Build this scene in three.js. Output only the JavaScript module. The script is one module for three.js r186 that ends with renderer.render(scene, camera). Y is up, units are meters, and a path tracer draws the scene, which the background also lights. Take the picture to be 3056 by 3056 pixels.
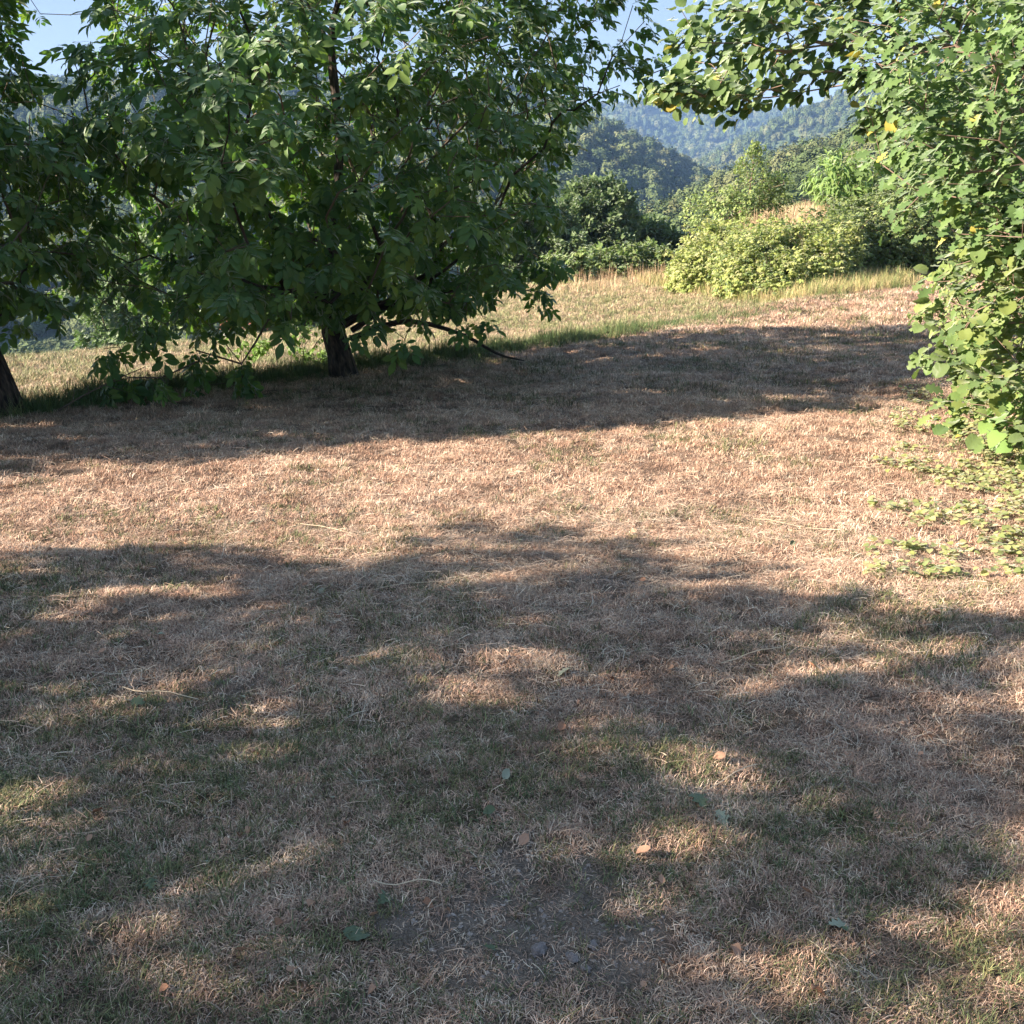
import * as THREE from 'three';
import { mergeGeometries } from 'three/addons/utils/BufferGeometryUtils.js';
import { createNoise2D, createNoise3D } from 'simplex-noise';

// ---------------------------------------------------------------- camera, sky, sun, exposure
const scene = new THREE.Scene();
const camera = new THREE.PerspectiveCamera(53.13, 1, 0.05, 9000);
camera.position.set(0, 1.55, 0);
camera.rotation.x = THREE.MathUtils.degToRad(-15.5);
camera.updateMatrixWorld(true);

const SUN_EL = 25, SUN_BACK = 15;                 // degrees above the horizon, degrees behind due left
const sunDir = new THREE.Vector3(
  -Math.cos(SUN_EL * Math.PI / 180) * Math.cos(SUN_BACK * Math.PI / 180),
  Math.sin(SUN_EL * Math.PI / 180),
  Math.cos(SUN_EL * Math.PI / 180) * Math.sin(SUN_BACK * Math.PI / 180));
{
  const W = 512, Hh = 256, data = new Float32Array(W * Hh * 4), v = new THREE.Vector3();
  for (let j = 0; j < Hh; j++) for (let i = 0; i < W; i++) {
    const up = ((j + 0.5) / Hh - 0.5) * Math.PI, az = ((i + 0.5) / W - 0.5) * 2 * Math.PI;
    v.set(Math.cos(up) * Math.cos(az), Math.sin(up), Math.cos(up) * Math.sin(az));
    const e = Math.max(0, v.y), k = 1 - Math.pow(1 - e, 5.0), h = Math.exp(-e * 8.5);
    const mu = Math.max(0, v.dot(sunDir)), glow = 0.16 * Math.pow(mu, 4) + 0.35 * Math.pow(mu, 24);
    const o = (j * W + i) * 4;
    data[o] = 0.108 * (1 - k) + 0.060 * k + 0.17 * h + glow;
    data[o + 1] = 0.168 * (1 - k) + 0.096 * k + 0.14 * h + glow * 0.95;
    data[o + 2] = 0.240 * (1 - k) + 0.158 * k + 0.08 * h + glow * 0.85;
    data[o + 3] = 1;
  }
  const sky = new THREE.DataTexture(data, W, Hh, THREE.RGBAFormat, THREE.FloatType);
  sky.mapping = THREE.EquirectangularReflectionMapping; sky.magFilter = THREE.LinearFilter; sky.minFilter = THREE.LinearFilter;
  sky.wrapS = THREE.RepeatWrapping; sky.needsUpdate = true;
  scene.background = sky; scene.environment = sky;
}
const sun = new THREE.DirectionalLight(new THREE.Color().setRGB(1, 0.85, 0.715), 5.0);
sun.position.copy(sunDir).multiplyScalar(60); sun.target.position.set(0, 0, 0);
sun.castShadow = true; sun.shadow.mapSize.set(4096, 4096);
Object.assign(sun.shadow.camera, { left: -45, right: 45, top: 45, bottom: -45, near: 1, far: 200 });
scene.add(sun, sun.target);
const renderer = new THREE.WebGLRenderer({ antialias: true });
renderer.toneMapping = THREE.LinearToneMapping;
renderer.toneMappingExposure = 4.5;
renderer.shadowMap.enabled = true;
scene.fog = new THREE.FogExp2(new THREE.Color().setRGB(0.32, 0.55, 1.0), 0.00021);

// ---------------------------------------------------------------- helpers
const rand = seed => { let a = seed >>> 0; return () => { a = (a + 0x6D2B79F5) | 0; let t = Math.imul(a ^ (a >>> 15), 1 | a); t = (t + Math.imul(t ^ (t >>> 7), 61 | t)) ^ t; return ((t ^ (t >>> 14)) >>> 0) / 4294967296; }; };
const n2 = createNoise2D(rand(11)), n2b = createNoise2D(rand(12)), n3 = createNoise3D(rand(13));
const V = (x, y, z) => new THREE.Vector3(x, y, z);
const lerp = (a, b, t) => a + (b - a) * t;
const clamp = (x, a = 0, b = 1) => Math.min(b, Math.max(a, x));
const sstep = (a, b, x) => { const t = clamp((x - a) / (b - a)); return t * t * (3 - 2 * t); };
const rgb = (r, g, b) => new THREE.Color().setRGB(r, g, b);
const UPV = V(0, 1, 0);
const taken = new Map();
function numbered(name) { const k = taken.get(name) || 0; taken.set(name, k + 1); return k ? `${name}_${String(k).padStart(3, '0')}` : name; }
function tag(o, label, category, group, kind) {
  o.userData.label = label; if (category) o.userData.category = category;
  if (group) o.userData.group = group; if (kind) o.userData.kind = kind;
  return o;
}
function thing(name, label, category, pos = [0, 0, 0], group) {
  const g = new THREE.Group(); g.name = numbered(name); g.position.set(...pos); scene.add(g);
  return tag(g, label, category, group);
}
function mesh(name, geo, mat, parent = scene) {
  const m = new THREE.Mesh(geo, mat); m.name = parent === scene ? numbered(name) : name;
  m.castShadow = m.receiveShadow = true; parent.add(m); return m;
}
function instanced(name, geo, mat, list, parent = scene) {     // list of [Matrix4, Color]
  const m = new THREE.InstancedMesh(geo, mat, list.length); m.name = parent === scene ? numbered(name) : name;
  list.forEach(([mx, c], i) => { m.setMatrixAt(i, mx); m.setColorAt(i, c); });
  m.castShadow = m.receiveShadow = true; m.userData.kind = 'stuff'; parent.add(m); return m;
}
class MB {                                          // collects triangles of one mesh
  constructor() { this.p = []; this.i = []; this.uv = []; this.c = null; }
  v(x, y, z, u = 0, w = 0) { this.p.push(x, y, z); this.uv.push(u, w); return this.p.length / 3 - 1; }
  t(a, b, c) { this.i.push(a, b, c); }
  q(a, b, c, d) { this.i.push(a, b, c, a, c, d); }
  geo() {
    const g = new THREE.BufferGeometry();
    g.setAttribute('position', new THREE.Float32BufferAttribute(this.p, 3));
    g.setAttribute('uv', new THREE.Float32BufferAttribute(this.uv, 2));
    if (this.c) g.setAttribute('color', new THREE.Float32BufferAttribute(this.c, 3));
    g.setIndex(this.i); g.computeVertexNormals(); return g;
  }
}
const frustumM = new THREE.Matrix4().multiplyMatrices(camera.projectionMatrix, camera.matrixWorldInverse);
function inView(p, m = 1.0) { const q = p.clone().applyMatrix4(frustumM); return q.z < 1 && Math.abs(q.x) < m && Math.abs(q.y) < m; }

// ---------------------------------------------------------------- the shape of the land
const EX = -4.35, EZ = -8.9, UX = 0.676, UZ = -0.737, NX = -0.737, NZ = -0.676;   // the terrace edge
const edgeT = (x, z) => (x - EX) * UX + (z - EZ) * UZ, edgeS = (x, z) => (x - EX) * NX + (z - EZ) * NZ;
const bankLine = x => {
  const k = [[-99, 60], [3.0, 30], [3.9, 26.2], [4.9, 23.4], [5.8, 21.6], [7.5, 22.4], [9.3, 23.9], [20, 36], [60, 80], [999, 900]];
  for (let i = 1; i < k.length; i++) if (x < k[i][0]) return lerp(k[i - 1][1], k[i][1], (x - k[i - 1][0]) / (k[i][0] - k[i - 1][0]));
  return 900;
};
function localH(x, z) {
  const s = edgeS(x, z), t = edgeT(x, z), d = -z;
  let h = 0.036 * Math.max(0, Math.min(t, 30) - 12) * sstep(-14, -2, s) + 0.022 * clamp(x, 0, 9) * sstep(3, 9, d);
  const b = 0.5 * (1 - sstep(10, 20, t));
  h -= b * sstep(0.15, 1.5, s) + 0.02 * Math.max(0, s);
  h += 0.03 * n2(x * 0.35, z * 0.35) + 0.016 * n2(x * 1.3, z * 1.3) + 0.007 * n2(x * 3.1, z * 3.1);
  const u = d - bankLine(x);
  h += sstep(0.1, 1.6, x - 0.165 * d) * (0.95 * sstep(0, 3.0, u) + 0.02 * Math.max(0, Math.min(30, u - 3)));
  const over = Math.max(0, s - 9.5 - 0.04 * Math.max(0, t - 10)) * (1 - 0.8 * sstep(0.16, 0.26, x / Math.max(d, 1)));
  h -= 0.32 * (Math.sqrt(over * over + 4) - 2);
  return h;
}
function farH(x, z) {
  const d = -z, w = 5 * n2(x * 0.006, z * 0.006) + 2.5 * n2(x * 0.021, z * 0.021);
  let h = -48 + w * 0.5;
  const c = Math.min(70, 0.42 * (x - 50)) - 0.32 * Math.max(0, d - 360) + w; h = Math.max(h, c);
  const b = 88 - 0.45 * Math.max(0, x - 10 + 14 * n2b(d * 0.008, 3)) - 0.22 * Math.max(0, 720 - d) - 0.3 * Math.max(0, d - 760) + w * 1.3; h = Math.max(h, b);
  const a1 = Math.min(190, 112 + 0.4 * (x - 320)) - 0.16 * Math.max(0, 1100 - d) - 0.35 * Math.max(0, d - 1180) + w * 2.2; h = Math.max(h, a1);
  const a2 = 205 + 45 * sstep(0, -900, x) - 0.26 * Math.max(0, 2000 - d) - 0.3 * Math.max(0, d - 2100) + w * 3; h = Math.max(h, a2);
  return h;
}
function H(x, z) {
  const r = Math.hypot(x, z), f = sstep(38, 120, r) * sstep(60, -20, z);
  if (f <= 0) return localH(x, z);
  return lerp(Math.max(localH(x, z), -60), farH(x, z), f);
}
const soilPatch = (x, z) => {
  const a = Math.hypot((x - 0.02) / 0.42, (z + 1.98) / 0.34) + 0.35 * n2(x * 4, z * 4), b = Math.hypot((x - 0.42) / 0.28, (z + 4.35) / 0.22) + 0.3 * n2(x * 5, z * 5);
  const c = Math.hypot((x + 1.0) / 0.3, (z + 3.3) / 0.25) + 0.4 * n2(x * 4 + 9, z * 4);
  return Math.max(1 - sstep(0.55, 1.05, a), 0.8 * (1 - sstep(0.5, 1, b)), 0.5 * (1 - sstep(0.4, 1, c)));
};
const greenness = (x, z) => {                                // how much living grass grows among the dry
  const s = edgeS(x, z), d = -z;
  let g = 0.5 + 0.5 * n2(x * 0.55 + 5, z * 0.55) + 0.35 * n2(x * 1.9, z * 1.9 + 4);
  g = g * 0.85 - 0.2 + 0.5 * sstep(3.4, 1.8, d) * sstep(0.6, -1.2, x) + 0.16 * sstep(-0.2, -2.2, x) * sstep(5, 3, d) - 0.25 * sstep(4.5, 6, d) * sstep(11, 8, d);
  if (s > -0.3) g += 0.28;
  return clamp(g);
};
function fibreTexture(size, seed, strokes, base, lo, hi) {      // matted straw: colour only
  const r = rand(seed), a = new Float32Array(size * size).fill(base);
  for (let i = 0; i < a.length; i++) a[i] += (r() - 0.5) * 0.12;
  for (let k = 0; k < strokes; k++) {
    let x = r() * size, y = r() * size, th = r() * 6.283, v = lerp(lo, hi, r()), L = 14 + r() * 46;
    for (let q = 0; q < L; q++) { x += Math.cos(th); y += Math.sin(th); th += (r() - 0.5) * 0.12; const i = (((y | 0) + size * 4) % size) * size + ((x | 0) + size * 4) % size; a[i] = lerp(a[i], v, 0.75); }
  }
  const d = new Uint8Array(size * size * 4);
  for (let i = 0; i < a.length; i++) { const v = clamp(a[i]) * 255; d[i * 4] = v; d[i * 4 + 1] = v * 0.985; d[i * 4 + 2] = v * 0.96; d[i * 4 + 3] = 255; }
  const t = new THREE.DataTexture(d, size, size); t.magFilter = THREE.LinearFilter; t.minFilter = THREE.LinearMipmapLinearFilter;
  t.wrapS = t.wrapT = THREE.RepeatWrapping; t.needsUpdate = true; return t;
}
const fibre = fibreTexture(1024, 5, 9000, 0.74, 0.45, 1.0); fibre.colorSpace = THREE.SRGBColorSpace;
const fibreBump = fibreTexture(1024, 6, 9000, 0.4, 0.1, 1.0);
const lawnMat = new THREE.MeshStandardMaterial({ map: fibre, bumpMap: fibreBump, bumpScale: 0.016, roughness: 1, vertexColors: true });
const hillMat = new THREE.MeshStandardMaterial({ roughness: 1, vertexColors: true });
{
  const angs = [], rads = [];
  for (let a = -40; a <= 40; a += 0.22) angs.push(a);
  for (let a = 43; a < 320; a += 3) angs.push(a);
  angs.push(320);
  for (let r = 0.25; r < 4200; r *= r < 40 ? 1.04 : 1.028) rads.push(r);
  const split = rads.findIndex(r => r > 60);
  const sheet = (i0, i1, near) => {
    const m = new MB(); m.c = [];
    for (let i = i0; i <= i1; i++) for (const deg of angs) {
      const a = deg * Math.PI / 180, x = Math.sin(a) * rads[i], z = -Math.cos(a) * rads[i];
      m.v(x, H(x, z), z, x, z);
      const s = edgeS(x, z), g = greenness(x, z), n = n2(x * 0.8, z * 0.8);
      let c;
      if (near) {
        c = rgb(0.30, 0.20, 0.135).lerp(rgb(0.20, 0.13, 0.09), 0.5 + 0.5 * n).lerp(rgb(0.10, 0.10, 0.045), g * 0.6);
        if (s > 0.2) c.lerp(rgb(0.26, 0.21, 0.11), sstep(0.2, 1.5, s) * 0.8);
        c.lerp(rgb(0.40, 0.32, 0.26).multiplyScalar(0.85 + 0.15 * n2(x * 9, z * 9)), soilPatch(x, z));
        c.lerp(rgb(0.10, 0.13, 0.05), sstep(10, 20, s) * 0.8);
      } else c = rgb(0.07, 0.10, 0.04).lerp(rgb(0.16, 0.14, 0.07), clamp(n2(x * 0.01, z * 0.01) * 0.5));
      m.c.push(c.r, c.g, c.b);
    }
    const w = angs.length;
    for (let i = 0; i < i1 - i0; i++) for (let j = 0; j < w - 1; j++) m.q(i * w + j, i * w + j + 1, (i + 1) * w + j + 1, (i + 1) * w + j);
    if (near) { const c0 = m.v(0, H(0, 0), 0, 0, 0); m.c.push(0.4, 0.3, 0.2); for (let j = 0; j < w - 1; j++) m.t(j + 1, j, c0); }
    return m.geo();
  };
  tag(mesh('ground', sheet(0, split, true), lawnMat), 'mown dry grass terrace and the meadow below it', 'ground', null, 'structure');
  tag(mesh('hills', sheet(split, rads.length - 1, false), hillMat), 'wooded hills around the valley', 'hills', null, 'structure');
}

// ---------------------------------------------------------------- leaves and blades (base at the origin, length along +z, face up +y)
function leafGeo(L, W, outline, rows, cols, { fold = 0.2, curl = 0.25, ripple = 0, freq = 9, petiole = 0.15, twist = 0 } = {}) {
  const m = new MB(), id = [];
  for (let i = 0; i <= rows; i++) {
    const v = i / rows, w = W * 0.5 * outline(v), row = [];
    for (let j = 0; j <= cols; j++) {
      const u = j / cols * 2 - 1, x = u * w, zz = L * (petiole + v * (1 - petiole)) - Math.abs(u) * w * 0.25 * (v < 0.5 ? 1 : 0.3);
      let y = fold * Math.abs(x) - curl * L * v * v + ripple * L * Math.sin((v - Math.abs(u) * 0.28) * freq * 2) * Math.abs(u) * 0.5;
      y += twist * x * v;
      row.push(m.v(x, y, zz, u * 0.5 + 0.5, v));
    }
    id.push(row);
  }
  for (let i = 0; i < rows; i++) for (let j = 0; j < cols; j++) {
    const a = id[i][j], b = id[i][j + 1], c = id[i + 1][j + 1], d = id[i + 1][j];
    if (i === rows - 1 && outline(1) < 0.01) m.t(a, b, c); else if (i === 0 && outline(0) < 0.01) m.t(a, c, d); else m.q(a, b, c, d);
  }
  if (petiole > 0.02) { const w = L * 0.012, a = m.v(-w, 0, 0), b = m.v(w, 0, 0), c = m.v(w, 0, L * petiole * 1.1), d = m.v(-w, 0, L * petiole * 1.1); m.q(a, b, c, d); }
  return m.geo();
}
const oval = v => Math.pow(Math.sin(Math.PI * Math.pow(v, 0.85)), 0.75) * (v > 0.999 || v < 0.001 ? 0 : 1);
const obov = v => v > 0.999 || v < 0.001 ? 0 : Math.pow(Math.sin(Math.PI * Math.pow(v, 1.2)), 0.7);
const lance = v => v > 0.999 || v < 0.001 ? 0 : Math.pow(Math.sin(Math.PI * Math.pow(v, 0.8)), 0.95);
const roundish = v => v > 0.999 ? 0 : v < 0.001 ? 0.35 : v < 0.82 ? Math.pow(Math.sin(Math.PI * (0.12 + 0.78 * v)), 0.55) : 0.78 * Math.pow(1 - (v - 0.82) / 0.18, 0.8) + 0.02;
const lobed = v => v > 0.999 || v < 0.001 ? 0 : (0.25 + 0.75 * Math.pow(Math.sin(Math.PI * Math.pow(v, 1.35)), 0.8)) * (0.72 + 0.30 * Math.sin(v * 22 - 0.4));
const heart = v => v > 0.999 ? 0 : v < 0.001 ? 0.5 : Math.pow(Math.sin(Math.PI * (0.2 + 0.8 * Math.pow(v, 0.9))), 0.8);
function walnutLeaf(seed) {
  const r = rand(seed), parts = [], L = 0.20, droop = 0.35 + r() * 0.5;
  const at = t => V(0, -droop * 0.5 * L * t * t, L * t * (1 - 0.12 * t));
  const rm = new MB(); let last = null;
  for (let i = 0; i <= 4; i++) { const p = at(i / 4), w = 0.0022 * (1 - 0.5 * i / 4), a = rm.v(p.x - w, p.y, p.z), b = rm.v(p.x + w, p.y, p.z); if (last) rm.q(last[0], last[1], b, a); last = [a, b]; }
  parts.push(rm.geo());
  const add = (t, side, size) => {
    const g = leafGeo(size, size * 0.47, obov, 4, 2, { fold: 0.15 + r() * 0.3, curl: 0.08 + r() * 0.35, petiole: 0.04, twist: (r() - 0.5) * 0.8 });
    const e = new THREE.Euler((r() - 0.2) * 0.7, side * (0.95 + r() * 0.3), side * (r() - 0.5) * 0.6, 'YXZ');
    g.applyMatrix4(new THREE.Matrix4().compose(at(t), new THREE.Quaternion().setFromEuler(e), V(1, 1, 1))); parts.push(g);
  };
  for (const [t, s] of [[0.34, 0.085], [0.60, 0.105], [0.84, 0.118]]) { add(t + r() * 0.05, 1, s * (0.85 + r() * 0.3)); add(t + r() * 0.05, -1, s * (0.85 + r() * 0.3)); }
  add(1, (r() - 0.5) * 0.3, 0.13 * (0.9 + r() * 0.2));
  return mergeGeometries(parts);
}
const walnutLeaves = [1, 2, 3, 4].map(k => walnutLeaf(k * 31));
const hazelLeaves = [0, 1, 2].map(k => leafGeo(0.105, 0.092, roundish, 8, 6, { fold: 0.12 + 0.1 * k, curl: 0.1 + 0.13 * k, ripple: 0.085, freq: 13, petiole: 0.14, twist: (k - 1) * 0.4 }));
const oakLeaves = [0, 1].map(k => leafGeo(0.105, 0.075, lobed, 13, 4, { fold: 0.1 + 0.15 * k, curl: 0.1 + 0.2 * k, petiole: 0.06, twist: (k - 0.5) * 0.6 }));
const smallLeaves = [0, 1].map(k => leafGeo(0.042, 0.026, oval, 3, 2, { fold: 0.25, curl: 0.15 + 0.2 * k, petiole: 0.12 }));
const bigLeaves = [0, 1].map(k => leafGeo(0.105, 0.10, heart, 6, 4, { fold: 0.12, curl: 0.25 + 0.2 * k, petiole: 0.2, ripple: 0.03, twist: (k - 0.5) * 0.5 }));
const longLeaves = [0, 1].map(k => leafGeo(0.16, 0.05, lance, 4, 2, { fold: 0.3, curl: 0.35 + 0.3 * k, petiole: 0.06 }));
const bankLeaves = [0, 1].map(k => { // a bramble leaf of three leaflets
  const r = rand(70 + k);
  return mergeGeometries([-1, 0, 1].map(s => { const g = leafGeo(0.075 + 0.015 * (s === 0), 0.05, oval, 3, 2, { fold: 0.25, curl: 0.2 + r() * 0.3, petiole: 0.05 }); g.rotateX(0.2 - r() * 0.4); g.rotateY(s * 1.1); g.translate(0, 0, 0.04); return g; }));
});
const leafMat = (r, g, b, rough = 0.88, through = 0.5, coat = 0.35, coatRough = 0.38) => new THREE.MeshPhysicalMaterial({ color: rgb(r, g, b), roughness: rough, transmission: through, thickness: 0, ior: 1.4, clearcoat: coat, clearcoatRoughness: coatRough, side: THREE.DoubleSide });
const white = { walnut: leafMat(1, 1, 1, 0.9, 0.58, 0.3, 0.3), hazel: leafMat(1, 1, 1, 0.92, 0.5, 0.12, 0.5), oak: leafMat(1, 1, 1, 0.9, 0.45, 0.25, 0.4), far: new THREE.MeshStandardMaterial({ color: 0xffffff, roughness: 0.9, side: THREE.DoubleSide }) };
const barkTex = (() => {
  const S = 256, d = new Uint8Array(S * S * 4);
  for (let j = 0; j < S; j++) for (let i = 0; i < S; i++) {
    const a = i / S * 6.2832, q = 0.55 + 0.3 * n3(Math.cos(a) * 2.2, Math.sin(a) * 2.2, j / S * 5) + 0.2 * n3(Math.cos(a) * 6, Math.sin(a) * 6, j / S * 16), o = (j * S + i) * 4;
    d[o] = clamp(q) * 255; d[o + 1] = clamp(q) * 248; d[o + 2] = clamp(q) * 238; d[o + 3] = 255;
  }
  const t = new THREE.DataTexture(d, S, S); t.magFilter = THREE.LinearFilter; t.wrapS = t.wrapT = THREE.RepeatWrapping; t.needsUpdate = true; return t;
})();
const barkMap = barkTex.clone(); barkMap.colorSpace = THREE.SRGBColorSpace; barkMap.needsUpdate = true;
const bark = new THREE.MeshStandardMaterial({ color: rgb(0.17, 0.135, 0.105), map: barkMap, bumpMap: barkTex, bumpScale: 0.02, roughness: 0.95 });
const twigMat = new THREE.MeshStandardMaterial({ color: rgb(0.10, 0.075, 0.05), roughness: 0.9 });
const hazelBark = new THREE.MeshStandardMaterial({ color: rgb(0.22, 0.15, 0.11), roughness: 0.8 });

// ---------------------------------------------------------------- woody plants
function tube(m, pts, radii, sides) {
  const t = V(0, 0, 0), a = V(0, 0, 0), b = V(0, 0, 0); let prev = null, len = 0;
  for (let i = 0; i < pts.length; i++) {
    t.subVectors(pts[Math.min(i + 1, pts.length - 1)], pts[Math.max(i - 1, 0)]).normalize();
    if (i === 0) { a.set(1, 0, 0); if (Math.abs(t.x) > 0.9) a.set(0, 0, 1); }
    a.addScaledVector(t, -a.dot(t)).normalize(); b.crossVectors(t, a);
    if (i) len += pts[i].distanceTo(pts[i - 1]);
    const row = [];
    for (let k = 0; k <= sides; k++) { const th = k / sides * 6.28319, c = Math.cos(th) * radii[i], s = Math.sin(th) * radii[i]; row.push(m.v(pts[i].x + a.x * c + b.x * s, pts[i].y + a.y * c + b.y * s, pts[i].z + a.z * c + b.z * s, k / sides, len * 0.9)); }
    if (prev) for (let k = 0; k < sides; k++) m.q(prev[k], prev[k + 1], row[k + 1], row[k]);
    prev = row;
  }
}
function skeleton(r, trunkPts, goals, { step = 0.28, tip = 0.003, pow = 2.35, path = 0.3, wob = 0.1, sag = 0.1 }) {
  const N = [{ p: trunkPts[0], par: -1, len: 0, kids: [] }];
  const add = (p, par) => { N.push({ p, par, len: N[par].len + p.distanceTo(N[par].p), kids: [] }); N[par].kids.push(N.length - 1); return N.length - 1; };
  for (const p of trunkPts.slice(1)) add(p, N.length - 1);
  const skip = Math.min(2, trunkPts.length - 1), base = trunkPts[skip];
  goals = goals.slice().sort((a, b) => a.distanceTo(base) - b.distanceTo(base));
  const ends = [];
  for (const g of goals) {
    let best = skip, cost = 1e9;
    for (let i = skip; i < N.length; i++) { const c = N[i].p.distanceTo(g) + path * N[i].len + 0.25 * Math.max(0, N[i].p.y - g.y); if (c < cost) { cost = c; best = i; } }
    const from = N[best].p, d = from.distanceTo(g), n = Math.max(1, Math.round(d / step)); let last = best;
    for (let k = 1; k <= n; k++) {
      const f = k / n, q = from.clone().lerp(g, f);
      q.y += sag * d * Math.sin(Math.PI * f);
      if (k < n) q.add(V(r() - 0.5, r() - 0.5, r() - 0.5).multiplyScalar(wob * step * 2));
      last = add(q, last);
    }
    ends.push(last);
  }
  for (let i = N.length - 1; i >= 0; i--) { const k = N[i].kids; N[i].r = k.length ? Math.pow(k.reduce((s, j) => s + Math.pow(N[j].r, pow), 0), 1 / pow) : tip; }
  return { N, ends };
}
function buildWood(g, sk, { trunkR, flare = 0.35, mat = bark, twig = twigMat, limbMin = 0.016, sides = 5, drop = 0, trunkTo = 3 }) {
  const { N } = sk, scale = trunkR / N[0].r;
  const rad = i => { const q = N[i].r; const f = clamp((q - N[0].r * 0.05) / (N[0].r * 0.9)); return q * lerp(1, scale, f); };
  const chains = [[0, -1]], twigs = new MB(); let count = 0;
  while (chains.length) {
    let [i, par] = chains.pop(); const ids = par >= 0 ? [par, i] : [i];
    for (;;) {
      const k = N[i].kids; if (!k.length) break;
      const s = k.slice().sort((a, b) => N[b].r - N[a].r); for (const o of s.slice(1)) chains.push([o, i]);
      i = s[0]; ids.push(i);
    }
    const pts = ids.map(k => N[k].p), rr = ids.map(rad); if (par >= 0) rr[0] = rr[1] * 1.05;
    const isTrunk = par < 0, big = rr[Math.min(1, rr.length - 1)];
    if (isTrunk) { for (let k = 0; k < rr.length; k++) { const y = pts[k].y - pts[0].y; rr[k] *= 1 + flare * Math.exp(-y * 6); } pts.unshift(pts[0].clone().add(V(0, -0.15, 0))); rr.unshift(rr[0] * 1.1); }
    if (isTrunk || big > limbMin) {
      const m = new MB(); tube(m, pts, rr, isTrunk ? 14 : 8); mesh(isTrunk ? 'trunk' : 'limb', m.geo(), mat, g);
    } else if (big >= drop) { tube(twigs, pts, rr, sides > 4 && big > 0.008 ? 5 : 4); count++; }
  }
  if (count) { const t = mesh('twigs', twigs.geo(), twig, g); t.userData.kind = 'stuff'; }
}
const LM = new THREE.Matrix4(), LX = V(0, 0, 0), LY = V(0, 0, 0), LZ = V(0, 0, 0);
function leafMatrix(p, dir, up, s) {
  LZ.copy(dir).normalize(); LX.crossVectors(up, LZ); if (LX.lengthSq() < 1e-6) LX.set(1, 0, 0); LX.normalize(); LY.crossVectors(LZ, LX);
  return LM.clone().set(LX.x * s, LY.x * s, LZ.x * s, p.x, LX.y * s, LY.y * s, LZ.y * s, p.y, LX.z * s, LY.z * s, LZ.z * s, p.z, 0, 0, 0, 1);
}
function hangLeaves(g, r, leaves, geos, mat, { parts = 0, tones = [] } = {}) {     // leaves: { m: Matrix4 local, c: Color }
  g.updateMatrixWorld(true);
  const p = V(0, 0, 0);
  let single = new Set();
  if (parts) {
    const seen = [];
    leaves.forEach((l, i) => { p.setFromMatrixPosition(l.m).applyMatrix4(g.matrixWorld); if (inView(p, 0.99)) seen.push([p.distanceTo(camera.position), i]); });
    seen.sort((a, b) => a[0] - b[0]); single = new Set(seen.slice(0, parts).map(e => e[1]));
  }
  const lists = geos.map(() => []);
  leaves.forEach((l, i) => {
    const k = Math.floor(r() * geos.length);
    if (!single.has(i)) { lists[k].push([l.m, l.c]); return; }
    let best = tones[0], bd = 9; for (const t of tones) { const d = Math.abs(t.color.r - l.c.r) + Math.abs(t.color.g - l.c.g); if (d < bd) { bd = d; best = t; } }
    const o = mesh('leaf', geos[k], best, g); o.applyMatrix4(l.m);
  });
  lists.forEach((l, k) => { if (l.length) instanced('foliage', geos[k], mat, l, g); });
}
const toneSet = (base, cols) => cols.map(c => { const m = base.clone(); m.color = rgb(...c); return m; });
const straw = 1.12, pick = (r, cols) => { const a = cols[Math.floor(r() * cols.length)], f = 0.85 + r() * 0.3; return rgb(a[0] * f, a[1] * f, a[2] * f); };

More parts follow.
